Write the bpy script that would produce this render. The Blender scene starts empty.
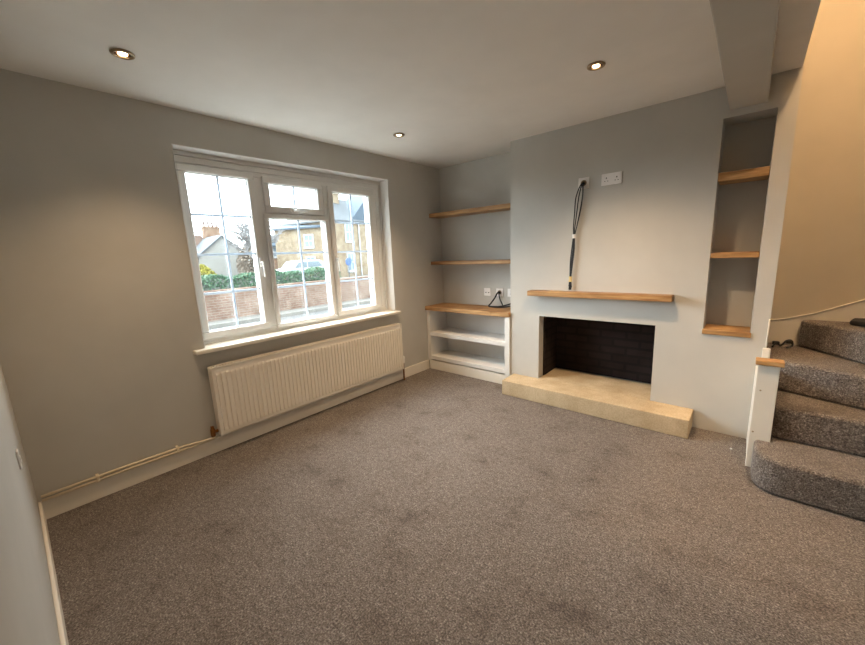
import bpy, bmesh, math, random
from mathutils import Vector, Matrix
random.seed(7)
PI = math.pi
COL = bpy.context.scene.collection

# ------------------------------------------------------------------ helpers
def lin(c):
    return tuple((x/12.92 if x <= .04045 else ((x+.055)/1.055)**2.4) for x in [v/255 for v in c]) + (1.0,)

def new_mat(name, rgb, rough=.6, metal=0.0, spec=.5):
    m = bpy.data.materials.new(name); m.use_nodes = True
    b = m.node_tree.nodes['Principled BSDF']
    b.inputs['Base Color'].default_value = lin(rgb)
    b.inputs['Roughness'].default_value = rough
    b.inputs['Metallic'].default_value = metal
    b.inputs['Specular IOR Level'].default_value = spec
    return m

def nodes(m): return m.node_tree.nodes, m.node_tree.links, m.node_tree.nodes['Principled BSDF']

def coords(m, scale=(1, 1, 1), rot=(0, 0, 0)):
    N, L, b = nodes(m)
    tc = N.new('ShaderNodeTexCoord'); mp = N.new('ShaderNodeMapping')
    mp.inputs['Scale'].default_value = scale; mp.inputs['Rotation'].default_value = rot
    L.new(tc.outputs['Object'], mp.inputs['Vector'])
    return mp.outputs['Vector']

def noise_ramp(m, vec, scale, stops, detail=3, rough=.6):
    N, L, b = nodes(m)
    n = N.new('ShaderNodeTexNoise'); n.inputs['Scale'].default_value = scale
    n.inputs['Detail'].default_value = detail; n.inputs['Roughness'].default_value = rough
    L.new(vec, n.inputs['Vector'])
    r = N.new('ShaderNodeValToRGB'); els = r.color_ramp.elements
    els[0].position, els[0].color = stops[0][0], lin(stops[0][1])
    els[1].position, els[1].color = stops[-1][0], lin(stops[-1][1])
    for p, c in stops[1:-1]:
        e = els.new(p); e.color = lin(c)
    L.new(n.outputs['Fac'], r.inputs['Fac'])
    return r.outputs['Color'], n.outputs['Fac']

def mix(m, a, b_, fac, mode='MULTIPLY'):
    N, L, b = nodes(m)
    x = N.new('ShaderNodeMix'); x.data_type = 'RGBA'; x.blend_type = mode
    if isinstance(fac, float): x.inputs[0].default_value = fac
    else: L.new(fac, x.inputs[0])
    L.new(a, x.inputs[6])
    if isinstance(b_, tuple): x.inputs[7].default_value = b_
    else: L.new(b_, x.inputs[7])
    return x.outputs[2]

def bump(m, h, strength=.3, dist=.002):
    N, L, b = nodes(m)
    n = N.new('ShaderNodeBump'); n.inputs['Strength'].default_value = strength
    n.inputs['Distance'].default_value = dist
    L.new(h, n.inputs['Height']); L.new(n.outputs['Normal'], b.inputs['Normal'])

def paint(name, rgb, rough=.75, var=4):
    m = new_mat(name, rgb, rough, spec=.3); N, L, b = nodes(m)
    v = coords(m)
    lo = tuple(max(0, x-var) for x in rgb); hi = tuple(min(255, x+var) for x in rgb)
    c, _ = noise_ramp(m, v, 2.2, [(.3, lo), (.7, hi)])
    L.new(c, b.inputs['Base Color'])
    _, h = noise_ramp(m, v, 260, [(.3, lo), (.7, hi)])
    bump(m, h, .12, .0008)
    return m

def carpet(name):
    m = new_mat(name, (110, 98, 90), 1.0, spec=.05); N, L, b = nodes(m)
    v = coords(m)
    a, h = noise_ramp(m, v, 135, [(.32, (84, 77, 73)), (.45, (124, 116, 111)), (.56, (150, 142, 136)), (.70, (206, 199, 192))], 2, .8)
    c2, _ = noise_ramp(m, v, 38, [(.35, (198, 190, 184)), (.65, (255, 252, 248))], 3)
    c3, _ = noise_ramp(m, v, 4.6, [(.30, (186, 178, 174)), (.39, (232, 228, 225)), (.50, (248, 247, 246)), (.72, (255, 255, 255))], 5)
    x = mix(m, mix(m, a, c2, .8), c3, .8)
    L.new(x, b.inputs['Base Color'])
    bump(m, h, 1.0, .012)
    if 'Sheen Weight' in b.inputs: b.inputs['Sheen Weight'].default_value = .15
    return m

def oak(name, axis='x', a=(140, 100, 62), c=(196, 156, 106)):
    m = new_mat(name, c, .5, spec=.35); N, L, b = nodes(m)
    sc = {'x': (1.2, 16, 16), 'y': (16, 1.2, 16)}[axis]
    v = coords(m, sc)
    col, h = noise_ramp(m, v, 1.8, [(.28, a), (.45, tuple((p+q)//2 for p, q in zip(a, c))), (.6, c), (.78, tuple(min(255, q+14) for q in c))], 5, .65)
    k, _ = noise_ramp(m, coords(m, {'x': (3, 1, 22), 'y': (1, 3, 22)}[axis]), 1.6, [(.4, (205, 190, 170)), (.6, (255, 255, 255))], 1)
    L.new(mix(m, col, k, .7), b.inputs['Base Color'])
    bump(m, h, .15, .001)
    return m

def stone(name, a, c, scale=6):
    m = new_mat(name, c, .8, spec=.25); N, L, b = nodes(m)
    v = coords(m)
    col, _ = noise_ramp(m, v, scale, [(.3, a), (.7, c)], 5, .6)
    c2, h = noise_ramp(m, v, 90, [(.3, (215, 208, 196)), (.6, (255, 255, 255))], 3)
    L.new(mix(m, col, c2, .6), b.inputs['Base Color']); bump(m, h, .3, .002)
    return m

def brick(name, c1, c2, mortar, scale=1.0, rot=(PI/2, 0, 0), bw=.225, bh=.075, ms=.012, rough=.9):
    m = new_mat(name, c1, rough, spec=.2); N, L, b = nodes(m)
    v = coords(m, (1, 1, 1))
    # wall-aligned coordinates: horizontal run = x+y, vertical = z
    s = N.new('ShaderNodeSeparateXYZ'); L.new(v, s.inputs[0])
    ad = N.new('ShaderNodeMath'); L.new(s.outputs[0], ad.inputs[0]); L.new(s.outputs[1], ad.inputs[1])
    cb = N.new('ShaderNodeCombineXYZ'); L.new(ad.outputs[0], cb.inputs[0]); L.new(s.outputs[2], cb.inputs[1])
    t = N.new('ShaderNodeTexBrick'); L.new(cb.outputs[0], t.inputs['Vector'])
    t.inputs['Color1'].default_value = lin(c1); t.inputs['Color2'].default_value = lin(c2); t.inputs['Mortar'].default_value = lin(mortar)
    t.inputs['Scale'].default_value = scale; t.inputs['Brick Width'].default_value = bw; t.inputs['Row Height'].default_value = bh
    t.inputs['Mortar Size'].default_value = ms
    k, _ = noise_ramp(m, v, 2.6, [(.3, (176, 160, 148)), (.7, (255, 255, 255))], 5)
    L.new(mix(m, t.outputs['Color'], k, .8), b.inputs['Base Color'])
    bump(m, t.outputs['Fac'], -.6, .006)
    return m

class MB:
    """collects shapes that become ONE mesh object"""
    def __init__(s): s.b = bmesh.new()
    def box(s, x0, x1, y0, y1, z0, z1):
        v = [s.b.verts.new(p) for p in ((x0,y0,z0),(x1,y0,z0),(x1,y1,z0),(x0,y1,z0),(x0,y0,z1),(x1,y0,z1),(x1,y1,z1),(x0,y1,z1))]
        for f in ((3,2,1,0),(4,5,6,7),(0,1,5,4),(1,2,6,5),(2,3,7,6),(3,0,4,7)): s.b.faces.new([v[i] for i in f])
        return s
    def prism(s, pts, lo, hi, axis='z'):
        def P(p, h):
            return {'z': (p[0], p[1], h), 'y': (p[0], h, p[1]), 'x': (h, p[0], p[1])}[axis]
        a = [s.b.verts.new(P(p, lo)) for p in pts]; c = [s.b.verts.new(P(p, hi)) for p in pts]
        n = len(pts); s.b.faces.new(list(reversed(a))); s.b.faces.new(c)
        for i in range(n): s.b.faces.new((a[i], a[(i+1) % n], c[(i+1) % n], c[i]))
        bmesh.ops.recalc_face_normals(s.b, faces=s.b.faces[:])
        return s
    def tube(s, pts, r, n=8, r1=None):
        pts = [Vector(p) for p in pts]; rings = []; prev = None
        for i, p in enumerate(pts):
            d = (pts[min(i+1, len(pts)-1)]-pts[max(i-1, 0)]).normalized()
            if prev is None:
                u = d.orthogonal().normalized()
            else:
                u = (prev-d*prev.dot(d)).normalized()
            prev = u; w = d.cross(u)
            rr = r if r1 is None else r+(r1-r)*i/(len(pts)-1)
            rings.append([s.b.verts.new(p+(u*math.cos(2*PI*k/n)+w*math.sin(2*PI*k/n))*rr) for k in range(n)])
        for a, c in zip(rings, rings[1:]):
            for k in range(n): s.b.faces.new((a[k], a[(k+1) % n], c[(k+1) % n], c[k]))
        s.b.faces.new(list(reversed(rings[0]))); s.b.faces.new(rings[-1])
        return s
    def lathe(s, prof, o=(0,0,0), n=32, axis='z', closed=False):
        rings = []
        for r, h in prof:
            ring = []
            for k in range(n):
                a = 2*PI*k/n; x, y = r*math.cos(a), r*math.sin(a)
                p = {'z': (x, y, h), 'y': (x, h, y), 'x': (h, x, y)}[axis]
                ring.append(s.b.verts.new((p[0]+o[0], p[1]+o[1], p[2]+o[2])))
            rings.append(ring)
        pairs = list(zip(rings, rings[1:]))
        if closed: pairs.append((rings[-1], rings[0]))
        for a, c in pairs:
            for k in range(n): s.b.faces.new((a[k], a[(k+1) % n], c[(k+1) % n], c[k]))
        if not closed:
            s.b.faces.new(rings[0]); s.b.faces.new(rings[-1])
        bmesh.ops.recalc_face_normals(s.b, faces=s.b.faces[:])
        return s
    def build(s, name, mat, parent=None, bevel=0, seg=2, smooth=False, origin=None):
        me = bpy.data.meshes.new(name); s.b.to_mesh(me); s.b.free()
        o = bpy.data.objects.new(name, me); COL.objects.link(o)
        me.materials.append(mat)
        if origin is not None:
            me.transform(Matrix.Translation(-Vector(origin))); o.location = origin
        if parent is not None:
            o.parent = parent
            if origin is None: o.location = -Vector(parent.matrix_basis.translation) if parent.parent is None else (0, 0, 0)
        if bevel:
            md = o.modifiers.new('bevel', 'BEVEL'); md.width = bevel; md.segments = seg; md.limit_method = 'ANGLE'; md.angle_limit = math.radians(40)
        if smooth:
            for p in me.polygons: p.use_smooth = True
        return o

def tag(o, label=None, cat=None, group=None, kind=None):
    for k, v in (('label', label), ('category', cat), ('group', group), ('kind', kind)):
        if v: o[k] = v
    return o
def empty(name, loc=(0, 0, 0), label=None, cat=None, group=None, kind=None):
    o = bpy.data.objects.new(name, None); COL.objects.link(o); o.location = loc; o.empty_display_size = .1
    return tag(o, label, cat, group, kind)
def struct(o): o['kind'] = 'structure'; return o

# ------------------------------------------------------------------ materials
M = {}
M['wall'] = paint('grey_wall_paint', (194, 191, 184))
M['stairwall'] = paint('warm_tinted_stair_paint', (196, 186, 168))  # wall grey tinted towards cream: warmth of the stair light put into the colour
M['ceiling'] = paint('ceiling_paint', (238, 234, 228))
M['gloss'] = paint('white_gloss_paint', (232, 226, 214), .4, 3)
M['cupboard'] = paint('white_eggshell_paint', (226, 224, 220), .5, 3)
M['upvc'] = new_mat('white_upvc', (232, 230, 226), .3)
M['carpet'] = carpet('carpet_pile')
M['oak'] = oak('oak_grain', 'x')
M['hearth'] = stone('hearth_limestone', (186, 164, 132), (212, 193, 162))
M['soot'] = brick('sooty_brick', (50, 40, 38), (56, 46, 44), (44, 37, 36))
M['radiator'] = new_mat('radiator_enamel', (234, 226, 214), .4)
M['rad_dark'] = new_mat('radiator_inside', (120, 112, 100), .7)
M['brass'] = new_mat('aged_brass', (140, 92, 48), .45, .8)
M['valve_white'] = new_mat('valve_plastic', (232, 228, 222), .45)
M['pipe'] = new_mat('painted_pipe', (226, 212, 186), .4)
M['plastic'] = new_mat('white_plastic', (238, 234, 230), .35)
M['dark'] = new_mat('black_rubber', (22, 20, 20), .55)
M['slot'] = new_mat('dark_slot', (30, 28, 28), .7)
M['tie'] = new_mat('yellowed_tape', (222, 200, 140), .6)
M['chrome'] = new_mat('brushed_nickel', (170, 150, 125), .3, 1.0)
M['bulb'] = new_mat('bulb', (255, 240, 210))
_b = M['bulb'].node_tree.nodes['Principled BSDF']; _b.inputs['Emission Color'].default_value = (1, .74, .40, 1); _b.inputs['Emission Strength'].default_value = 14
M['reflector'] = new_mat('bronze_reflector', (96, 62, 36), .35, .9)
M['handle'] = new_mat('handle_white', (236, 232, 226), .3)
M['red'] = new_mat('red_plastic', (150, 40, 18), .4)
M['lead'] = new_mat('glazing_bar_white', (214, 218, 222), .4)
_N, _L, _p = nodes(M['lead']); _t = _N.new('ShaderNodeBsdfTranslucent'); _m = _N.new('ShaderNodeMixShader'); _m.inputs[0].default_value = .35
_t.inputs[0].default_value = (.6, .66, .72, 1); _L.new(_p.outputs[0], _m.inputs[1]); _L.new(_t.outputs[0], _m.inputs[2]); _L.new(_m.outputs[0], _N['Material Output'].inputs[0])

g = bpy.data.materials.new('window_glass'); g.use_nodes = True
N, L = g.node_tree.nodes, g.node_tree.links
N.clear(); out = N.new('ShaderNodeOutputMaterial'); tr = N.new('ShaderNodeBsdfTransparent'); gl = N.new('ShaderNodeBsdfGlossy'); mx = N.new('ShaderNodeMixShader')
tr.inputs[0].default_value = (.95, .98, .985, 1); gl.inputs['Roughness'].default_value = .03; mx.inputs[0].default_value = .05
L.new(tr.outputs[0], mx.inputs[1]); L.new(gl.outputs[0], mx.inputs[2]); L.new(mx.outputs[0], out.inputs[0])
M['glass'] = g

# ------------------------------------------------------------------ dimensions
H = 2.35; CX = 1.108; A = .3145; NEAR = -3.30; WR = 3.005
OL, OR, OZ, HZ = 1.407, 2.358, .757, .144
NL, NR, NZ0, NZ1 = 2.655, 2.915, .74, 2.158
WY0, WY1, WZ0, WZ1 = -2.379, -.519, .785, 2.132
SB = .52          # stairwell back wall
RX = 4.3          # right wall of the room

# ------------------------------------------------------------------ room shell
b = MB(); b.box(-.3, 5.6, NEAR-.15, .75, -.12, 0)
struct(b.build('floor', M['carpet']))

b = MB()   # window wall
b.box(-.3, 0, NEAR-.15, WY0, 0, H+.1); b.box(-.3, 0, WY1, A, 0, H+.1)
b.box(-.3, 0, WY0, WY1, 0, WZ0-.03); b.box(-.3, 0, WY0, WY1, WZ1, H+.1)
struct(b.build('wall_left', M['wall']))

b = MB()   # fireplace wall: alcove back, chimney breast with firebox and niche recesses
BK = .74
b.box(-.3, CX, A, BK, 0, H+.1)
b.box(CX, OL, 0, BK, 0, H+.12)
b.box(OL, OR, 0, BK, OZ, H+.12); b.box(OL, OR, .44, BK, 0, OZ); b.box(OL, OR, .0, .44, -.0, .02)
b.box(OR, NL, 0, BK, 0, H+.12)
b.box(NL, NR, 0, BK, 0, NZ0-.0); b.box(NL, NR, .22, BK, NZ0, NZ1); b.box(NL, NR, 0, BK, NZ1, H+.12)
b.box(NR, WR, 0, BK, 0, H+.12)
struct(b.build('wall_back', M['wall']))

b = MB(); b.box(0, 5.6, NEAR-.15, NEAR, 0, H+.1)
struct(b.build('wall_near', M['wall']))
b = MB(); b.box(RX, RX+.15, NEAR, -.30, 0, H+.1)
struct(b.build('wall_right', M['wall']))

b = MB()   # ceiling with the stairwell opening
OY = -1.35
b.box(0, WR-.005, NEAR, 0, H, H+.12); b.box(0, CX, 0, A, H, H+.12)
b.box(WR-.005, RX, NEAR, OY, H, H+.12); b.box(3.82, RX, OY, -.30, H, H+.12)
struct(b.build('ceiling', M['ceiling']))

b = MB()   # stairwell walls
b.box(WR, 5.6, SB, BK, 0, 4.9)
struct(b.build('wall_stairwell', M['stairwall']))
b = MB(); b.box(WR-.12, WR-.005, OY-.1, SB, H+.12, 4.9); b.box(WR-.12, 3.94, OY-.1, OY, H+.12, 4.9)
b.box(3.82, 3.94, OY, -.30, H+.12, 4.9); b.box(3.82, 5.6, -.42, -.30, 0, 4.9); b.box(5.5, 5.6, -.30, SB, 0, 4.9)
struct(b.build('wall_landing', M['stairwall']))
b = MB(); b.box(WR-.12, 5.6, OY-.1, SB, 4.9, 5.0); struct(b.build('ceiling_landing', M['ceiling']))

# short white bead painting in the lamp-lit stretch of the chimney breast corner
b = MB(); b.tube([(WR-.004, .003, .67), (WR-.004, .003, .86)], .005, 8); struct(b.build('trim_1', M['gloss'], smooth=True))
b = MB(); b.box(2.985, 3.025, -.03, -.001, .54, .668); struct(b.build('trim_2', M['gloss'], bevel=.005))

# skirtings
def skirt(name, pts, h, t=.016):
    """pts = (x0,x1,y0,y1) footprint"""
    x0, x1, y0, y1 = pts
    o = MB().box(x0, x1, y0, y1, 0, h).build(name, M['gloss'], bevel=.004); return struct(o)
skirt('baseboard_left', (0, .016, NEAR, -.02), .112)
skirt('baseboard_near', (0.016, RX, NEAR, NEAR+.014), .112)
skirt('baseboard_right', (RX-.016, RX, NEAR+.014, -.42), .112)
b = MB().prism([(3.006, .60), (3.006, .765), (3.12, .795), (3.25, .84), (3.476, .951), (3.9, 1.22), (5.4, 2.3), (5.4, 2.05), (3.9, .98), (3.3, .60)], SB-.018, SB, 'y')
struct(b.build('baseboard_stairs', M['gloss'], bevel=.004))
b = MB().tube([(3.008, SB-.018, .767), (3.12, SB-.02, .797), (3.25, SB-.02, .842), (3.476, SB-.02, .953), (3.9, SB-.02, 1.222), (5.4, SB-.02, 2.3)], .005, 8)
struct(b.build('trim_3', M['gloss'], smooth=True))

# beam
b = MB().box(2.682, 2.868, NEAR, 0, 2.199, H)
tag(b.build('ceiling_beam', M['wall'], bevel=.006), 'boxed grey painted beam running along the ceiling towards the tall narrow wall niche', 'beam')

# ------------------------------------------------------------------ window
FX0, FX1 = -.19, -.12      # frame depth (outer, inner face)
win = empty('window_1', (FX0, (WY0+WY1)/2, WZ0), kind='structure')
win['label'] = 'white three-light casement window with glazing bars above the radiator'
GX = -.137
# light positions (y) ; clear glass
glaz = dict(left=(-2.295, -1.885, .872, 1.992), mid=(-1.752, -1.222, .845, 1.706), top=(-1.72, -1.285, 1.80, 1.975), right=(-1.128, -.705, .862, 1.968))
def ring(b, y0, y1, z0, z1, t, x0, x1, tb=None):
    tb = t if tb is None else tb
    b.box(x0, x1, y0, y1, z0, z0+tb); b.box(x0, x1, y0, y1, z1-t, z1)
    b.box(x0, x1, y0, y0+t, z0+tb, z1-t); b.box(x0, x1, y1-t, y1, z0+tb, z1-t)
b = MB()
FZ0, FZ1 = WZ0, 2.095
ring(b, WY0, WY1-.03, FZ0, FZ1, .045, FX0, FX1, .05)
b.box(FX0, FX1, -1.832, -1.762, FZ0+.05, 2.015)       # mullions
b.box(FX0, FX1, -1.212, -1.165, FZ0+.05, 2.015)
b.box(FX0, FX1, -1.762, -1.212, 1.72, 1.765)             # transom
b.box(FX0, FX1, WY0, WY1, FZ1, WZ1); b.box(FX0, FX1, WY0+.045, WY1-.075, 2.015, FZ1-.045)                      # head piece
b.box(FX0, FX1-.01, WY1-.03, WY1, FZ0, FZ1); b.box(FX0+.005, FX1-.004, -.66, WY1-.075, FZ0+.05, 2.015); b.box(FX0+.005, FX1-.004, -1.245, -1.212, 1.765, 2.015)
b.build('frame', M['upvc'], win, bevel=.006, origin=None)
# bead lines around the frame
b = MB(); ring(b, WY0+.002, WY1-.012, FZ0+.002, FZ1+.012, .012, FX1, FX1+.012)
b.build('frame_bead', M['upvc'], win, bevel=.003)
def sash(kind, y0, y1, z0, z1, t, gl, cols, rows, name='sash'):
    o = MB(); ring(o, y0, y1, z0, z1, t, FX0+.01, FX1+.022)
    # chamfered inner glazing bead
    s = o.build(name, M['upvc'], win, bevel=.008)
    gy0, gy1, gz0, gz1 = y0+t-.004, y1-t+.004, z0+t-.004, z1-t+.004
    p = MB().box(GX-.012, GX+.012, gy0, gy1, gz0, gz1); p.build('pane', M['glass'], s)
    k = MB()
    ym = (gy0+gy1)/2
    k.box(GX+.013, GX+.021, ym-.008, ym+.008, gz0, gz1)
    for z in rows:
        k.box(GX+.013, GX+.021, gy0, ym-.0085, z-.008, z+.008); k.box(GX+.013, GX+.021, ym+.0085, gy1, z-.008, z+.008)
    k.build('glazing_bar', M['lead'], s)
    bd = MB(); ring(bd, y0+t-.006, y1-t+.006, z0+t-.006, z1-t+.006, .012, GX+.013, FX1+.002)
    bd.build('glazing_bead', M['upvc'], s, bevel=.003)
    return s
R3 = (1.152, 1.432, 1.712)
s1 = sash('left', -2.345, -1.835, .825, 2.042, .048, None, 2, R3)
s3 = sash('right', -1.172, -.652, .815, 2.02, .05, None, 2, (1.145, 1.425, 1.70))
s2 = sash('top', -1.765, -1.235, 1.752, 2.03, .05, None, 2, ())
s2b = sash('mid', -1.785, -1.19, .805, 1.745, .038, None, 2, (1.148, 1.428), 'fixed_light')
def latch(parent, y, z, flip=1, horiz=False):
    b = MB(); x = FX1+.022
    if not horiz:
        b.box(x, x+.012, y-.012, y+.012, z-.035, z+.035)
        b.tube([(x+.01, y, z+.005), (x+.036, y, z+.0), (x+.04, y+.004*flip, z-.03), (x+.04, y+.006*flip, z-.115)], .009, 8)
    else:
        b.box(x, x+.012, y-.035, y+.035, z-.011, z+.011)
        b.tube([(x+.01, y-.005, z), (x+.034, y, z), (x+.038, y+.03, z-.004), (x+.038, y+.10, z-.012)], .008, 8)
    b.build('handle', M['handle'], parent, bevel=.003, smooth=False)
latch(s1, -1.858, 1.36); latch(s3, -1.147, 1.36); latch(s2, -1.52, 1.777, 1, True)
# reveal lining and sill board
b = MB(); b.box(FX1, .003, WY1-.005, WY1-.0005, WZ0, WZ1-.0005); b.box(FX1, .003, WY0+.0005, WY0+.005, WZ0, WZ1-.0005); b.box(FX1, .003, WY0+.005, WY1-.005, WZ1-.005, WZ1-.0005)
b.build('reveal_lining', M['upvc'], win)
b = MB().box(-.12, 0, WY0, WY1, WZ0-.03, WZ0-.001); b.box(0, .065, -2.452, -.492, WZ0-.03, WZ0-.001)
b.build('window_sill', M['gloss'], win, bevel=.008, seg=3)
b = MB().box(-.38, -.19, WY0-.03, WY1+.03, WZ0-.05, WZ0-.0)
b.build('outer_sill', M['upvc'], win, bevel=.006)

# ------------------------------------------------------------------ radiator
ry0, ry1, rz0, rz1 = -2.388, -.532, .142, .650
rad = empty('radiator', (.05, (ry0+ry1)/2, rz0), 'long white ribbed panel radiator fixed under the window', 'radiator')
b = MB(); nf = 56; pts = []
w = (ry1-ry0-.03)/nf
for i in range(nf):
    y = ry0+.015+i*w
    for f, d in ((0, 0), (.30, 0), (.42, .007), (.88, .007)): pts.append((y+f*w, d))
pts.append((ry1-.015, 0))
def row(z, off): return [b.b.verts.new((.092+off(d), y, z)) for y, d in pts]
zs = [(rz0, lambda d: -.006), (rz0+.012, lambda d: 0), (rz0+.030, lambda d: 0), (rz0+.045, lambda d: d), (rz1-.055, lambda d: d), (rz1-.038, lambda d: 0), (rz1-.012, lambda d: 0), (rz1, lambda d: -.006)]
rows = [row(z, f) for z, f in zs]
for r1, r2 in zip(rows, rows[1:]):
    for i in range(len(pts)-1): b.b.faces.new((r1[i], r1[i+1], r2[i+1], r2[i]))
b.box(.07, .086, ry0+.012, ry1-.012, rz0+.002, rz1-.012)
b.build('front_panel', M['radiator'], rad)
b = MB().box(.028, .036, ry0+.02, ry1-.02, rz0, rz1-.012); b.build('rear_panel', M['radiator'], rad, bevel=.003)
for ya, yb in ((ry0, ry0+.014), (ry1-.014, ry1)):
    MB().box(.026, .099, ya, yb, rz0+.004, rz1+.002).build('side_cover', M['radiator'], rad, bevel=.005)
b = MB(); b.box(.084, .095, ry0+.014, ry1-.014, rz1-.006, rz1+.004); b.box(.028, .038, ry0+.014, ry1-.014, rz1-.006, rz1+.004)
n = 90
for i in range(n+1):
    y = ry0+.016+i*(ry1-ry0-.036)/n; b.box(.038, .084, y, y+.006, rz1-.006, rz1+.002)
b.build('top_grille', M['radiator'], rad)
for y in (-2.1, -.85):
    MB().box(.002, .03, y-.02, y+.02, rz0+.08, rz1-.1).build('wall_bracket', M['radiator'], rad)
# left lockshield valve
lv = MB(); lv.tube([(.05, ry0+.002, rz0+.035), (.05, ry0-.045, rz0+.035)], .011, 10); lv.lathe([(.014, -.03), (.016, -.02), (.016, .02), (.011, .03), (.011, .045)], (.05, ry0-.035, rz0+.035), 12)
lv.build('lockshield_valve', M['brass'], rad)
# right thermostatic valve
tv = MB(); tv.tube([(.05, ry1-.002, rz0+.035), (.05, ry1+.045, rz0+.035)], .010, 10); tv.tube([(.05, ry1+.04, .0), (.05, ry1+.04, rz0+.06)], .009, 10)
tvo = tv.build('thermostatic_valve', M['brass'], rad)
MB().lathe([(.013, 0), (.019, .005), (.020, .06), (.017, .072), (.006, .076)], (.05, ry1+.04, rz0+.055), 16).build('valve_head', M['valve_white'], tvo)

# heating pipes along the skirting (painted), with clips
def pipe(pts, label):
    o = MB().tube(pts, .0078, 10).build('heating_pipe', M['pipe'], smooth=True)
    return tag(o, label, 'pipe', None)
pipe([(.05, ry0-.037, rz0+.012), (.05, ry0-.037, .136), (.044, ry0-.055, .130), (.028, -2.60, .142), (.026, -2.9, .146), (.026, NEAR+.016, .146)], 'upper of two cream painted heating pipes above the skirting')
pipe([(.034, ry0-.025, .1205), (.034, ry0-.05, .1205), (.028, -2.6, .119), (.026, -2.9, .1225), (.026, NEAR+.016, .1225)], 'lower of two cream painted heating pipes, lying along the skirting top')
for y in (-2.64, -3.05):
    MB().box(.0, .036, y-.008, y+.008, .1125, .156).build('pipe_clip', M['pipe'], bevel=.004)
clips = [o for o in bpy.data.objects if o.name.startswith('pipe_clip')]
tag(clips[0], 'small cream pipe clip nearer the radiator', 'clip', 'pipe clips'); tag(clips[1], 'small cream pipe clip nearer the left corner', 'clip', 'pipe clips')

# ------------------------------------------------------------------ fireplace
hearth = MB()
hearth.box(1.146, 2.6465, -.2447, -.001, 0.001, HZ)
hearth.box(OL+.002, OR-.002, -.001, .40, .022, HZ)
tag(hearth.build('hearth', M['hearth'], bevel=.006), 'pale sandstone hearth slab raised below the fireplace opening', 'hearth')
fb = MB(); T = .012
fb.prism([(OL+.001, .10), (OL+.001, .437), (OR-.001, .437), (OR-.001, .10), (OR-.001-T, .10), (OR-.001-T, .425-.02), (OL+.001+T, .425-.02), (OL+.001+T, .10)], HZ+.001, OZ-.001, 'z')
fb.box(OL+T, OR-T, .10, .42, OZ-.014, OZ-.001)
tag(fb.build('firebox', M['soot']), 'dark sooty brick lining inside the fireplace opening', 'fireplace')
tag(MB().box(1.332, 2.465, -.1, -.001, .956, 1.002).build('mantel_shelf', M['oak'], bevel=.004), 'long oak mantel shelf above the fireplace opening', 'shelf')

# ------------------------------------------------------------------ niche shelves
tag(MB().box(NL-.004, NR+.004, -.012, -.001, NZ0-.014, NZ0+.022).box(NL+.001, NR-.001, -.001, .218, NZ0+.001, NZ0+.022).build('niche_shelf', M['oak'], bevel=.003), 'oak bottom board of the tall wall niche, lowest in it', 'shelf', 'oak shelves in the tall wall niche')
tag(MB().box(NL+.002, NR-.002, .002, .218, 1.262, 1.298).build('niche_shelf', M['oak'], bevel=.003), 'middle oak shelf in the tall wall niche', 'shelf', 'oak shelves in the tall wall niche')
tag(MB().box(NL+.002, NR-.002, .002, .218, 1.768, 1.824).build('niche_shelf', M['oak'], bevel=.003), 'top oak shelf in the tall wall niche', 'shelf', 'oak shelves in the tall wall niche')

# ------------------------------------------------------------------ alcove
tag(MB().box(.002, CX-.002, .10, A-.002, 1.782, 1.826).build('alcove_shelf', M['oak'], bevel=.003), 'upper oak floating shelf in the corner alcove', 'shelf', 'oak floating shelves in the alcove')
tag(MB().box(.002, CX-.002, .10, A-.002, 1.243, 1.282).build('alcove_shelf', M['oak'], bevel=.003), 'lower oak floating shelf in the alcove above the sockets', 'shelf', 'oak floating shelves in the alcove')
tag(MB().box(.002, CX-.002, -.035, A-.002, .722, .768).box(.002, .9, -.04, -.035, .722, .768).build('worktop', M['oak'], bevel=.004), 'thick oak worktop over the white alcove shelving unit', 'worktop')
cb = empty('shelving_unit', (CX/2, .14, 0), 'white open low shelving unit under the oak worktop in the alcove', 'cabinet')
MB().box(.003, .052, -.02, A-.014, .112, .721).build('side_panel', M['cupboard'], cb, bevel=.003)
MB().box(1.05, CX-.003, -.02, A-.014, .112, .721).build('side_panel', M['cupboard'], cb, bevel=.003)
MB().box(.003, CX-.003, A-.013, A-.003, .112, .721).build('back_panel', M['cupboard'], cb)
MB().box(.053, 1.049, -.015, A-.014, .414, .46).build('shelf', M['cupboard'], cb, bevel=.003)
MB().box(.053, 1.049, -.018, A-.014, .125, .17).build('bottom_shelf', M['cupboard'], cb, bevel=.003)
MB().box(.017, CX-.003, -.012, .005, .001, .111).box(.1, 1.0, .005, .28, .04, .111).build('plinth', M['gloss'], cb, bevel=.003)

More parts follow.
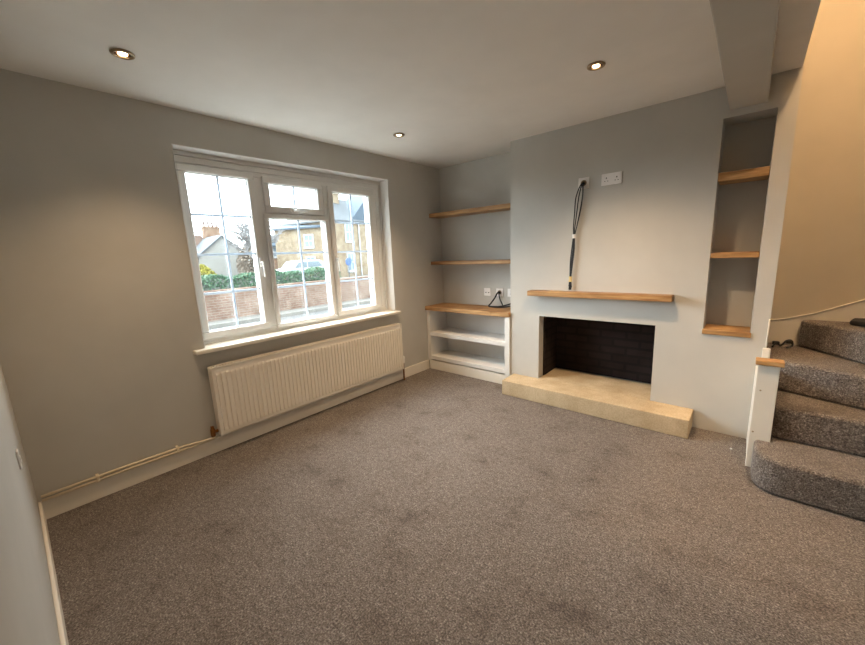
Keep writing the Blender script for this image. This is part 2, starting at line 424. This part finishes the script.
# ------------------------------------------------------------------ electrical plates
def plate(name, label, cx, cz, w, h, y, kind='double', group=None):
    o = empty(name, (cx, y, cz), label, 'socket', group)
    MB().box(cx-w/2, cx+w/2, y-.009, y-.0005, cz-h/2, cz+h/2).build('faceplate', M['plastic'], o, bevel=.003)
    if kind in ('double', 'single'):
        for dx in ((-w/4, w/4) if kind == 'double' else (0,)):
            q = MB(); x = cx+dx
            q.box(x-.004, x+.004, y-.0095, y-.0088, cz+.004, cz+.014)
            q.box(x-.014, x-.007, y-.0095, y-.0088, cz-.016, cz-.011); q.box(x+.007, x+.014, y-.0095, y-.0088, cz-.016, cz-.011)
            q.build('socket_slots', M['slot'], o)
            MB().box(x-.007+.02*(1 if dx > 0 else -1)*(kind == 'double'), x+.007+.02*(1 if dx > 0 else -1)*(kind == 'double'), y-.012, y-.0088, cz+.018, cz+.034).build('switch', M['plastic'], o, bevel=.001)
    elif kind == 'outlet':
        MB().lathe([(.021, 0), (.024, -.004), (.019, -.006), (.018, -.001)], (cx, y-.009, cz), 24, 'y').build('cable_grommet', M['chrome'], o)
        MB().lathe([(.017, 0), (.017, -.001)], (cx, y-.009, cz), 20, 'y').build('hole', M['slot'], o)
    else:
        for dx in (-.018, .018): MB().box(cx+dx-.007, cx+dx+.007, y-.0098, y-.0088, cz-.012, cz-.002).build('data_port', M['slot'], o)
    return o
plate('cable_outlet', 'square white cable outlet plate high on the chimney breast, cables hanging from it', 1.781, 1.888, .088, .088, 0, 'outlet')
plate('double_socket', 'white double socket plate high on the chimney breast right of the cable outlet', 1.992, 1.890, .150, .088, 0, 'double')
plate('data_socket', 'leftmost white plate on the alcove wall above the worktop', .647, .925, .086, .088, A, 'data', 'alcove wall plates')
plate('cable_outlet', 'middle white plate in the alcove, black cable coming out of it', .806, .925, .088, .088, A, 'outlet', 'alcove wall plates')
plate('single_socket', 'rightmost white plate in the alcove beside the chimney breast', .946, .925, .088, .088, A, 'single', 'alcove wall plates')
o = empty('light_switch', (.79, NEAR, .66), 'white wall plate low on the near left wall, seen edge on', 'socket')
MB().box(.76, .80, NEAR+.0005, NEAR+.007, .615, .69).build('faceplate', M['plastic'], o, bevel=.003)
MB().box(.772, .790, NEAR+.007, NEAR+.010, .64, .665).build('rocker', M['plastic'], o, bevel=.001)

def curve(pts, n=8):
    """Catmull-Rom"""
    P = [Vector(p) for p in pts]; P = [P[0]*2-P[1]]+P+[P[-1]*2-P[-2]]; r = []
    for i in range(1, len(P)-2):
        for k in range(n):
            t = k/n; a, b_, c, d = P[i-1:i+3]
            r.append(.5*((2*b_)+(c-a)*t+(2*a-5*b_+4*c-d)*t*t+(3*b_-a-3*c+d)*t**3))
    r.append(P[-2]); return r
tc = empty('cable_bundle', (1.72, -.03, 1.03), 'bundle of thin black television cables hanging down the chimney breast', 'cable')
for k, (dx, e, bow) in enumerate(((0, 1.03, .0), (.012, 1.035, .012), (-.010, 1.05, -.008), (.006, 1.06, .022))):
    pts = [(1.781+dx*.6, -.008, 1.890-.004*k), (1.775+dx, -.035, 1.872), (1.752+dx*1.5+bow, -.03, 1.78), (1.738+dx+bow, -.026, 1.66), (1.726+dx*.8+bow*.5, -.024, 1.55), (1.719+dx*.5, -.022, 1.471), (1.714+dx, -.024, 1.36), (1.704+dx*.9, -.024, 1.24), (1.699+dx*.4, -.022, 1.12), (1.698+dx, -.022, e)]
    MB().tube(curve(pts), .0045 if k < 3 else .0035, 8).build('cable', M['dark'], tc, smooth=True)
MB().tube([(1.718, -.022, 1.485), (1.720, -.022, 1.452)], .0135, 12).build('cable_tie', M['plastic'], tc)
MB().tube([(1.699, -.022, 1.13), (1.698, -.022, 1.085)], .0135, 12).build('tape', M['tie'], tc)
b = MB(); b.box(1.688, 1.708, -.032, -.014, 1.015, 1.06); b.build('plug', M['dark'], tc, bevel=.003)
ac = empty('black_cable', (.8, A-.05, .775), 'black cable dropping from the alcove plate and looping over the oak worktop', 'cable')
z = .777
MB().tube(curve([(.806, A-.012, .925), (.800, A-.045, .922), (.775, A-.06, .87), (.735, A-.075, .81), (.712, A-.085, z+.006), (.74, A-.10, z), (.83, A-.08, z+.001), (.93, A-.06, .80), (1.02, A-.05, .835), (1.085, A-.06, .865)]), .008, 8).build('cable', M['dark'], ac, smooth=True)
MB().tube(curve([(.812, A-.012, .92), (.815, A-.04, .912), (.835, A-.05, .85), (.87, A-.06, .79), (.86, A-.10, z), (.76, A-.115, z), (.72, A-.095, z)]), .0065, 8).build('cable', M['dark'], ac, smooth=True)
MB().tube(curve([(.72, A-.09, z+.001), (.80, A-.12, z+.002), (.90, A-.10, z+.002), (1.0, A-.08, z+.02), (1.087, A-.07, .81)]), .0065, 8).build('cable', M['dark'], ac, smooth=True)

# ------------------------------------------------------------------ downlights
def downlight(x, y, label, e, cone=104):
    o = empty('downlight', (x, y, H), label, 'ceiling light', 'recessed ceiling spotlights')
    MB().lathe([(.033, -.001), (.046, -.001), (.048, -.004), (.045, -.009), (.036, -.011), (.033, -.006)], (x, y, H), 40, closed=True).build('trim_ring', M['chrome'], o, smooth=True)
    MB().lathe([(.034, -.001), (.034, -.004), (.018, -.003), (.018, -.001)], (x, y, H), 32).build('reflector', M['reflector'], o, smooth=True)
    MB().lathe([(.019, -.0035), (.018, -.007), (.010, -.0095), (.001, -.010)], (x, y, H), 32).build('bulb', M['bulb'], o, smooth=True)
    ld = bpy.data.lights.new('spot', 'SPOT'); ld.energy = e; ld.color = (1, .69, .40); ld.spot_size = math.radians(cone); ld.spot_blend = 1; ld.shadow_soft_size = .06
    l = bpy.data.objects.new('downlight_lamp', ld); COL.objects.link(l); l.location = (0, 0, -.03); l.parent = o
E = 95
downlight(.565, -2.683, 'round ceiling spotlight over the near left corner, left of the window', 40)
downlight(.577, -.90, 'round ceiling spotlight near the alcove corner, farthest from the camera', 62)
downlight(2.135, -.915, 'round ceiling spotlight in front of the chimney breast', 108, 128)
downlight(2.14, -2.68, 'round ceiling spotlight beside the beam near the camera', 22)
ld = bpy.data.lights.new('landing', 'POINT'); ld.energy = 150; ld.color = (1, .70, .42); ld.shadow_soft_size = .15
l = bpy.data.objects.new('landing_lamp', ld); COL.objects.link(l); l.location = (3.6, -1.15, 4.6)

# ------------------------------------------------------------------ stairs
st = empty('staircase', (3.4, 0, 0), 'grey carpeted winding staircase rising on the right beside the chimney breast', 'stairs')
RS = .2; C = (3.75, -.30)
def ray(px, py, X=None, Y=None):
    dx, dy = px-C[0], py-C[1]
    t = (X-C[0])/dx if X is not None else (Y-C[1])/dy
    return (C[0]+dx*t, C[1]+dy*t)
def corner(cx, cy, r, a0, a1, n=8):
    return [(cx+r*math.cos(math.radians(a0+(a1-a0)*i/n)), cy+r*math.sin(math.radians(a0+(a1-a0)*i/n))) for i in range(n+1)]
XL = 3.062; XB = WR+.003; YB = SB-.02
polys = []
p1 = [(3.80, -.69)]
p1 = [(3.80, -.69), (3.80, -.31), (XL, -.31), (XL, -.425), (2.985, -.425)] + corner(3.105, -.57, .12, 180, 270) 
polys.append(p1)
p2 = [(3.80, -.375), (3.80, -.30), (3.81, -.30), (3.81, YB), (XB, YB), (XB, .003), (XL, .003)] + corner(XL+.03, -.345, .03, 180, 270, 4)
polys.append([(3.80, -.375), (3.80, YB), (XB, YB), (XB, .003), (XL, .003)] + corner(XL+.03, -.345, .03, 180, 270, 4))
a = ray(3.09, -.045, X=XL)
polys.append([(3.80, -.33), (3.80, YB), (XB, YB), (XB, a[1]+.03), (XL, a[1]), C])
a = ray(3.235, .43, Y=YB)
polys.append([(3.80, -.30), (3.80, YB), (a[0]+.035, YB), (a[0]+.004, YB-.012), (a[0]+.002, YB-.045), C])
stp = []
for k, p in enumerate(polys):
    b = MB().prism(p, k*RS+(.001 if k == 0 else 0), (k+1)*RS, 'z')
    o = b.build('step', M['carpet'], st, bevel=.0)
    md = o.modifiers.new('bevel', 'BEVEL'); md.width = .022; md.segments = 4; md.limit_method = 'ANGLE'; md.angle_limit = math.radians(50)
    stp.append(o)
for k in range(4, 9):
    x0 = 3.80+.22*(k-4) - (.04 if k == 4 else 0)
    o = MB().box(x0, 5.45, -.295, YB, (k-.0)*RS, (k+1)*RS).build('step', M['carpet'], st, bevel=.02, seg=3)
MB().box(2.96, 3.057, -.42, -.372, .001, .655).build('newel_board', M['gloss'], st, bevel=.003)
MB().box(2.962, XL-.003, -.371, -.002, .001, .54).build('side_string', M['gloss'], st, bevel=.003)
MB().box(2.948, 3.073, -.437, -.36, .656, .686).build('newel_cap', M['oak'], st, bevel=.006, seg=3)
st.children[-1]['label'] = 'small oak cap on the white newel board'
for x, z in ((2.985, .50), (2.975, .235)): MB().lathe([(.005, 0), (.005, -.0012)], (x, -.42, z), 10, 'y').build('screw_head', M['chrome'], st)
b = MB().box(3.802, 3.90, -.40, -.30, 0.001, 1.4); struct(b.build('trim_4', M['gloss'], bevel=.004))

# odds and ends lying on the stairs
def clump(label, x, y, z):
    o = empty('cable_end', (x, y, z), label, 'cable')
    b = MB(); b.tube(curve([(x-.055, y-.04, z+.006), (x-.03, y-.01, z+.035), (x-.01, y, z+.012), (x+.02, y+.01, z+.05), (x+.045, y, z+.055), (x+.05, y-.01, z+.02), (x+.02, y-.02, z+.006)]), .006, 8)
    b.build('lead', M['dark'], o, smooth=True)
    for dx, dz in ((-.035, .03), (.035, .045)):
        MB().box(x+dx-.02, x+dx+.02, y-.015, y+.012, z+dz-.012, z+dz+.012).build('connector', M['dark'], o, bevel=.006)
clump('short black cable with two plugs lying on the third stair by the wall', 3.10, .36, .604)
o = empty('pouch', (3.52, .42, .8), 'dark flat pouch with a red tab on the fourth stair at the picture edge', 'bag')
b = MB(); b.prism([(3.40, .34), (3.46, .29), (3.60, .25), (3.72, .32), (3.72, .44), (3.56, .48), (3.43, .46)], .801, .833, 'z'); b.build('body', M['dark'], o, bevel=.012, seg=3)
MB().box(3.50, 3.57, .36, .42, .833, .865).build('tab', M['red'], o, bevel=.008)
b = MB().lathe([(.002, 0), (.006, .002), (.007, .006), (.004, .010), (.001, .011)], (2.885, -.235, .001), 10)
tag(b.build('lint', M['plastic'], smooth=True), 'tiny white speck of fluff on the carpet before the stairs', 'lint')

# ------------------------------------------------------------------ outside
INSIDE = set(M)  # outdoor colours that follow are paled to stand in for haze
GZ = -.32
M['road'] = stone('asphalt', (168, 164, 160), (196, 192, 188), 3)
M['pave'] = stone('paving', (190, 184, 174), (212, 206, 196), 3)
M['gardenbrick'] = brick('garden_brick', (186, 142, 122), (208, 176, 154), (212, 200, 186))
M['yellowbrick'] = brick('stock_brick', (206, 178, 140), (218, 194, 158), (216, 206, 186))
M['redbrick'] = brick('pale_red_brick', (206, 156, 124), (218, 176, 142), (216, 200, 182))
M['slate'] = stone('blue_slate', (128, 148, 168), (158, 178, 196), 5)
M['greyslate'] = stone('grey_slate', (150, 156, 162), (180, 186, 190), 5)
M['tile'] = stone('clay_tile', (190, 150, 128), (206, 172, 150), 5)
M['render'] = stone('white_render', (224, 220, 210), (238, 236, 228), 2)
M['leaf'] = stone('hedge_leaf', (92, 140, 112), (164, 200, 160), 9)
M['yellowleaf'] = stone('yellow_leaf', (200, 190, 70), (226, 216, 110), 9)
M['bark'] = stone('bark', (214, 210, 208), (236, 232, 230), 9)
M['carpaint'] = new_mat('white_car_paint', (240, 242, 242), .25)
M['carglass'] = new_mat('car_glass', (120, 140, 150), .1)
M['tyre'] = new_mat('tyre', (40, 40, 42), .8)
M['winglass'] = new_mat('far_glass', (140, 160, 176), .15)
M['blue'] = new_mat('sign_blue', (60, 110, 190), .4)
M['joinery'] = new_mat('white_joinery', (240, 240, 238), .5)

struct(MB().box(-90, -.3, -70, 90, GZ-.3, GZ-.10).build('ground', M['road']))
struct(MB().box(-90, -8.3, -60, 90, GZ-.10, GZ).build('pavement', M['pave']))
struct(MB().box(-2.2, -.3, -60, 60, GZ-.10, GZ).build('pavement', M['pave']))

gw = empty('garden_wall', (-9.1, 8, GZ), 'low red brick garden wall across the road seen through the window', 'wall')
MB().box(-9.25, -9.0, -14, 30, GZ, .52).build('brickwork', M['gardenbrick'], gw)
MB().box(-9.28, -8.97, -14, 30, .52, .575).build('coping', M['gardenbrick'], gw, bevel=.01)

def leaves(b, pts, size):
    for p in pts:
        p = Vector(p); d = Vector((random.gauss(0, 1), random.gauss(0, 1), random.gauss(0, 1))).normalized()
        u = d.orthogonal().normalized(); w = d.cross(u); s_ = size*random.uniform(.6, 1.3)
        b.b.faces.new([b.b.verts.new(q) for q in (p-u*s_*.5, p+w*s_*.28, p+u*s_*.6, p-w*s_*.28)])
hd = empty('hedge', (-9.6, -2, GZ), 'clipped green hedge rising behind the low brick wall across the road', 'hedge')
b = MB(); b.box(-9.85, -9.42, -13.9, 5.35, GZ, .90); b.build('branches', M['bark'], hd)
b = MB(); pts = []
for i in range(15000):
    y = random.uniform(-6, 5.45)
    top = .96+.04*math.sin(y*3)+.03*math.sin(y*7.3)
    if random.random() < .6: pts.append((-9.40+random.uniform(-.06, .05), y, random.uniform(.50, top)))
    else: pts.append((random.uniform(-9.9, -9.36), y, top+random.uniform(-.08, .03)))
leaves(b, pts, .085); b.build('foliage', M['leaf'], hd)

sh = empty('shrub', (-13, -.2, GZ), 'yellow flowering shrub behind the hedge, seen in the left window light', 'shrub')
b = MB(); pts = []
for i in range(1800):
    a_, r_ = random.uniform(0, 2*PI), random.random()**.4; zz = random.uniform(0, 1)
    pts.append((-12.6+.45*r_*math.cos(a_)*math.sin(PI*(.15+.8*zz)), 1.62+.5*r_*math.sin(a_)*math.sin(PI*(.15+.8*zz)), .4+zz*.92))
leaves(b, pts, .1); b.build('foliage', M['yellowleaf'], sh)
b = MB()
for k in range(7): b.tube([(-12.6, 1.62, GZ), (-12.6+random.uniform(-.2, .2), 1.62+random.uniform(-.25, .25), .9)], .02, 6)
b.build('stems', M['bark'], sh)

def tree(x, y, h, spread, label, seed=3):
    random.seed(seed)
    t = empty('bare_tree', (x, y, GZ), label, 'tree')
    b = MB(); base = Vector((x, y, GZ))
    tk = MB().tube([base, base+Vector((.05, .1, h*.3)), base+Vector((0, 0, h*.5))], .17, 8, .11); 
    def br(p, d, ln, r, lv):
        q = p+d*ln; m_ = p+d*ln*.5+Vector((random.gauss(0, .04), random.gauss(0, .04), .03))*ln
        b.tube([p, m_, q], r, 5, r*.6)
        if lv == 0: return
        for k in range(4 if lv > 1 else 3):
            nd = (d+Vector((random.gauss(0, .55), random.gauss(0, .55), random.gauss(.12, .35)))).normalized()
            br(p+d*ln*random.uniform(.5, 1), nd, ln*random.uniform(.6, .8), max(r*.6, .014), lv-1)
    for k in range(7):
        a_ = k*2*PI/7
        br(base+Vector((0, 0, h*random.uniform(.3, .5))), Vector((math.cos(a_)*spread, math.sin(a_)*spread, 1)).normalized(), h*.22, .08, 4)
    tk.build('trunk', M['bark'], t, smooth=True); b.build('branches', M['bark'], t)
tree(-19.5, 6.75, 4.6, .7, 'bare winter tree behind the hedge beside the white gabled cottage')

sb = empty('winter_bush', (-30.5, 11.2, GZ), 'brown leafless bush beyond the hedge, right of the white cottage', 'shrub')
b = MB(); pts = []
for i in range(2600):
    a_, r_ = random.uniform(0, 2*PI), random.random()**.4; zz = random.uniform(0, 1)
    pts.append((-30.5+1.0*r_*math.cos(a_)*math.sin(PI*(.2+.75*zz)), 11.2+1.25*r_*math.sin(a_)*math.sin(PI*(.2+.75*zz)), GZ+zz*3.3))
M['twig'] = stone('twig', (176, 158, 140), (206, 190, 172), 4)
leaves(b, pts, .24); b.build('twigs', M['twig'], sb)
b = MB()
for k in range(9): b.tube([(-30.5, 11.2, GZ), (-30.5+random.uniform(-.4, .4), 11.2+random.uniform(-.6, .6), 2.2)], .04, 6)
b.build('stems', M['twig'], sb)

def frame_window(parent, P, u, w, h, nrm):
    """white sash window; P = lower-left corner on the facade, u = unit vector along it"""
    f = MB(); u = Vector(u); n_ = Vector(nrm)
    def bx(a0, a1, z0, z1, d0, d1, mb):
        c = [Vector(P)+u*a+Vector((0, 0, z_))+n_*d for d in (d0, d1) for a, z_ in ((a0, z0), (a1, z0), (a1, z1), (a0, z1))]
        v = [mb.b.verts.new(q) for q in c]
        for fc in ((0,1,2,3), (7,6,5,4), (0,4,5,1), (1,5,6,2), (2,6,7,3), (3,7,4,0)): mb.b.faces.new([v[i] for i in fc])
    t = .10
    bx(-.05, w+.05, -.1, 0, 0, .12, f)
    bx(0, t, 0, h, 0, .06, f); bx(w-t, w, 0, h, 0, .06, f); bx(t, w-t, h-t, h, 0, .06, f); bx(t, w-t, 0, t, 0, .06, f); bx(t, w-t, h/2-.04, h/2+.04, 0, .06, f)
    bx(w/2-.025, w/2+.025, t, h-t, 0, .05, f)
    bmesh.ops.recalc_face_normals(f.b, faces=f.b.faces[:])
    fo = f.build('window', M['joinery'], parent)
    g_ = MB(); bx(t, w-t, t, h-t, 0, .02, g_); bmesh.ops.recalc_face_normals(g_.b, faces=g_.b.faces[:]); g_.build('pane', M['winglass'], fo)

def hexa(mb, pts):
    v = [mb.b.verts.new(p) for p in pts]
    for fc in ((3,2,1,0),(4,5,6,7),(0,1,5,4),(1,2,6,5),(2,3,7,6),(3,0,4,7)): mb.b.faces.new([v[i] for i in fc])
    bmesh.ops.recalc_face_normals(mb.b, faces=mb.b.faces[:])

def house(name, label, P, ang, ln, dep, ez, rz, wall, roof, ov=.25, hip=0):
    """P = near corner; facade runs from P along ang (radians in xy), body lies to the left of it; ridge parallel to the facade"""
    u = Vector((math.cos(ang), math.sin(ang), 0)); n_ = Vector((math.sin(ang), -math.cos(ang), 0)); P = Vector((P[0], P[1], 0))
    h = empty(name, (P.x, P.y, GZ), label, 'building')
    def Q(a, d, z_): q = P+u*a-n_*d; return (q.x, q.y, z_)
    b = MB()
    hexa(b, [Q(0,0,GZ), Q(ln,0,GZ), Q(ln,dep,GZ), Q(0,dep,GZ), Q(0,0,ez), Q(ln,0,ez), Q(ln,dep,ez), Q(0,dep,ez)])
    for a in ((ln,) if hip else (0, ln)):                                         # gable triangles
        s_ = .2 if a == 0 else -.2
        v = [b.b.verts.new(q) for q in (Q(a,0,ez), Q(a,dep,ez), Q(a,dep/2,rz-.02), Q(a+s_,0,ez), Q(a+s_,dep,ez), Q(a+s_,dep/2,rz-.02))]
        for fc in ((0,1,2), (5,4,3), (0,3,4,1), (1,4,5,2), (2,5,3,0)): b.b.faces.new([v[i] for i in fc])
    b.build('walls', wall, h)
    r = MB(); sl = (rz-ez)/(dep/2)
    for s_ in (0, 1):
        d0 = -ov if s_ == 0 else dep+ov; z0 = ez-ov*sl
        ra = hip-ov if hip else -ov
        hexa(r, [Q(-ov,d0,z0), Q(ln+ov,d0,z0), Q(ln+ov,dep/2,rz), Q(ra,dep/2,rz), Q(-ov,d0,z0+.14), Q(ln+ov,d0,z0+.14), Q(ln+ov,dep/2,rz+.14), Q(ra,dep/2,rz+.14)])
    if hip: hexa(r, [Q(-ov,-ov,ez-ov*sl), Q(-ov,dep+ov,ez-ov*sl), Q(hip-ov,dep/2+.01,rz), Q(hip-ov,dep/2-.01,rz), Q(-ov,-ov,ez-ov*sl+.14), Q(-ov,dep+ov,ez-ov*sl+.14), Q(hip-ov,dep/2+.01,rz+.14), Q(hip-ov,dep/2-.01,rz+.14)])
    r.build('roof', roof, h)
    return h, Q, u, n_

def chimney(parent, x, y, z0, z1, w, d, mat, pots=3):
    c = MB().box(x-d/2, x+d/2, y-w/2, y+w/2, z0, z1); c.box(x-d/2-.06, x+d/2+.06, y-w/2-.06, y+w/2+.06, z1-.15, z1)
    co = c.build('chimney', mat, parent)
    for k in range(pots):
        yy = y-w/2+(k+.5)*w/pots
        MB().lathe([(.11, 0), (.10, .45), (.13, .47), (.13, .55), (.09, .55)], (x, yy, z1), 10).build('chimney_pot', M['tile'], co)

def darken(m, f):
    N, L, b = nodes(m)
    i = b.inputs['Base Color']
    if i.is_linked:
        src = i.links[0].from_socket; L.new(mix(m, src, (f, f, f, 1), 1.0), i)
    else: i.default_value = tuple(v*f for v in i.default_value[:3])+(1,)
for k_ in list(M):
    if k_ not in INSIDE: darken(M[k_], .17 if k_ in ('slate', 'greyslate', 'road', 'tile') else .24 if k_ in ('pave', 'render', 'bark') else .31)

# the right-hand yellow brick house
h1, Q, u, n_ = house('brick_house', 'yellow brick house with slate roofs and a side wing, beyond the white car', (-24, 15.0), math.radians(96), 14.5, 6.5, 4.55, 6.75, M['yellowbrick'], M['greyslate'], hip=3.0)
# facade faces +x, so build windows with outward normal
for a, z0, hh in ((1.75, 2.75, 1.6), (1.75, .15, 1.6), (5.4, 2.75, 1.6), (5.4, .15, 1.6)):
    q = Q(a, 0, z0); frame_window(h1, q, u, .95, hh, n_)
q = Q(3.4, -.06, 0); MB().tube([(q[0], q[1], GZ), (q[0], q[1], 4.5)], .06, 8).build('downpipe', M['joinery'], h1)
MB().box(-24.2, -23.9, 15.1, 15.3, 4.3, 4.5).build('gutter_end', M['joinery'], h1)
chimney(h1, -27.0, 17.6, 6.0, 7.25, 1.3, .6, M['yellowbrick'], 3)
# cross gable at the right end
b = MB(); gp = [(17.4, 4.35), (20.3, 7.5), (23.2, 4.35)]
b.prism(gp, -24.3, -27.5, 'x'); b.build('cross_roof', M['slate'], h1)
# its side wing, receding to the left behind the middle light
wing, Q, u, n_ = house('wing', 'x', (-29.53, 13.10), math.radians(20), 5.0, 2.6, 4.0, 4.4, M['yellowbrick'], M['slate'])
for a, z0, hh in ((3.2, 2.35, 1.1), (3.2, .1, 1.5)):
    q = Q(a, 0, z0); frame_window(wing, q, u, 1.0, hh, n_)
bpy.context.view_layer.update()
for o in list(wing.children):
    o.parent = h1; o.location = o.location+wing.location-h1.location
bpy.data.objects.remove(wing)
# lower slate-hung building
h3, Q, u, n_ = house('brick_cottage', 'low cottage with blue slate upper storey at the left of the middle light', (-36, 15.3), math.radians(90), 2.7, 2.4, 3.0, 4.0, M['redbrick'], M['slate'])
for a in (.3, 1.5):
    q = Q(a, 0, 1.7); frame_window(h3, q, u, .8, 1.1, n_)
# white gabled cottage
h4 = empty('white_cottage', (-40, 12, GZ), 'white rendered cottage with gable end and brick chimney in the left window light', 'building')
b = MB(); b.prism([(10.1, GZ), (10.1, 1.95), (12.55, 4.05), (15.0, 1.95), (15.0, GZ)], -40, -46, 'x'); b.build('gable_wing', M['render'], h4)
b = MB()
hexa(b, [(-39.8, 9.75, 1.70), (-39.8, 12.55, 4.08), (-46, 12.55, 4.08), (-46, 9.75, 1.70), (-39.8, 9.6, 1.85), (-39.8, 12.55, 4.28), (-46, 12.55, 4.28), (-46, 9.6, 1.85)])
hexa(b, [(-39.8, 15.35, 1.70), (-39.8, 12.55, 4.08), (-46, 12.55, 4.08), (-46, 15.35, 1.70), (-39.8, 15.5, 1.85), (-39.8, 12.55, 4.28), (-46, 12.55, 4.28), (-46, 15.5, 1.85)])
b.build('wing_roof', M['greyslate'], h4)
b = MB(); b.box(-48, -43, -2, 10.0, GZ, 2.2); b.build('main_walls', M['render'], h4)
b = MB(); b.prism([(-42.7, 2.0), (-45.4, 4.55), (-48.3, 2.0)], -2, 12.4, 'y'); b.build('main_roof', M['tile'], h4)
chimney(h4, -44.6, 13.2, 3.4, 5.45, 1.7, .7, M['redbrick'], 4)
chimney(h4, -45.4, 10.6, 4.0, 4.95, 2.0, .6, M['redbrick'], 4)

# white car
cr = empty('car', (-21, 11, GZ), 'white car parked beyond the hedge in the middle window light', 'car')
Y0, Y1 = 8.95, 12.45
b = MB(); b.prism([(Y0, GZ+.25), (Y0, .55), (Y0+.25, .72), (Y0+.75, .80), (Y0+1.15, 1.22), (Y0+1.6, 1.30), (Y1-.6, 1.30), (Y1-.15, 1.05), (Y1, .6), (Y1, GZ+.25)], -22.4, -20.8, 'x'); b.build('body', M['carpaint'], cr, bevel=.06, seg=3)
b = MB(); b.prism([(Y0+.95, .80), (Y0+1.25, 1.15), (Y0+1.85, 1.2), (Y0+1.85, .80)], -20.81, -20.78, 'x'); b.prism([(Y0+1.95, .80), (Y0+1.95, 1.2), (Y1-.7, 1.2), (Y1-.4, .85)], -20.81, -20.78, 'x'); b.build('side_window', M['carglass'], cr)
for yy in (Y0+.7, Y1-.7):
    MB().lathe([(.30, -.1), (.32, -.05), (.32, .08), (.30, .1)], (-20.86, yy, GZ+.32), 20, 'x').build('wheel', M['tyre'], cr)
# blue sign
sg = empty('road_sign', (-15.5, 10.4, GZ), 'round blue road sign on a thin post, seen through the right window light', 'sign')
MB().tube([(-15.5, 10.42, GZ), (-15.5, 10.42, 1.3)], .03, 8).build('post', M['greyslate'], sg)
MB().lathe([(.23, 0), (.23, .02)], (-15.46, 10.42, 1.12), 28, 'x').build('disc', M['blue'], sg)

# ------------------------------------------------------------------ light
W = bpy.data.worlds.new('sky'); bpy.context.scene.world = W; W.use_nodes = True
bg = W.node_tree.nodes['Background']; bg.inputs['Color'].default_value = (.84, .93, 1.0, 1); bg.inputs['Strength'].default_value = 9
ld = bpy.data.lights.new('daylight', 'SUN'); ld.energy = 17; ld.angle = math.radians(70); ld.color = (.93, .97, 1)
l = bpy.data.objects.new('bright_overcast_sun', ld); COL.objects.link(l)
l.rotation_euler = Vector((-1, -.35, .62)).to_track_quat('Z', 'Y').to_euler()
ld = bpy.data.lights.new('portal', 'AREA'); ld.shape = 'RECTANGLE'; ld.size = 1.9; ld.size_y = 1.4
ld.cycles.is_portal = True
l = bpy.data.objects.new('sky_portal', ld); COL.objects.link(l); l.location = (-.31, -1.45, 1.45); l.rotation_euler = (0, -PI/2, 0)

# ------------------------------------------------------------------ camera
cam = bpy.data.cameras.new('camera'); co = bpy.data.objects.new('camera', cam); COL.objects.link(co)
yaw, pitch, roll = .7161, -.1853, -.0416
cy, sy, cp, sp = math.cos(yaw), math.sin(yaw), math.cos(pitch), math.sin(pitch)
F = Vector((-sy*cp, cy*cp, sp)); R = Vector((cy, sy, 0)); U = R.cross(F)
R2 = R*math.cos(roll)+U*math.sin(roll); U2 = -R*math.sin(roll)+U*math.cos(roll)
mt = Matrix((R2, U2, -F)).transposed().to_4x4(); mt.translation = (2.8749, -3.2176, 1.372)
co.matrix_world = mt
cam.sensor_width = 36; cam.lens = 366.16/865*36; cam.clip_start = .005; cam.clip_end = 300
S = bpy.context.scene; S.camera = co
S.view_settings.view_transform = 'Standard'; S.view_settings.look = 'None'; S.view_settings.gamma = 1; S.view_settings.use_curve_mapping = False
S.view_settings.exposure = .38
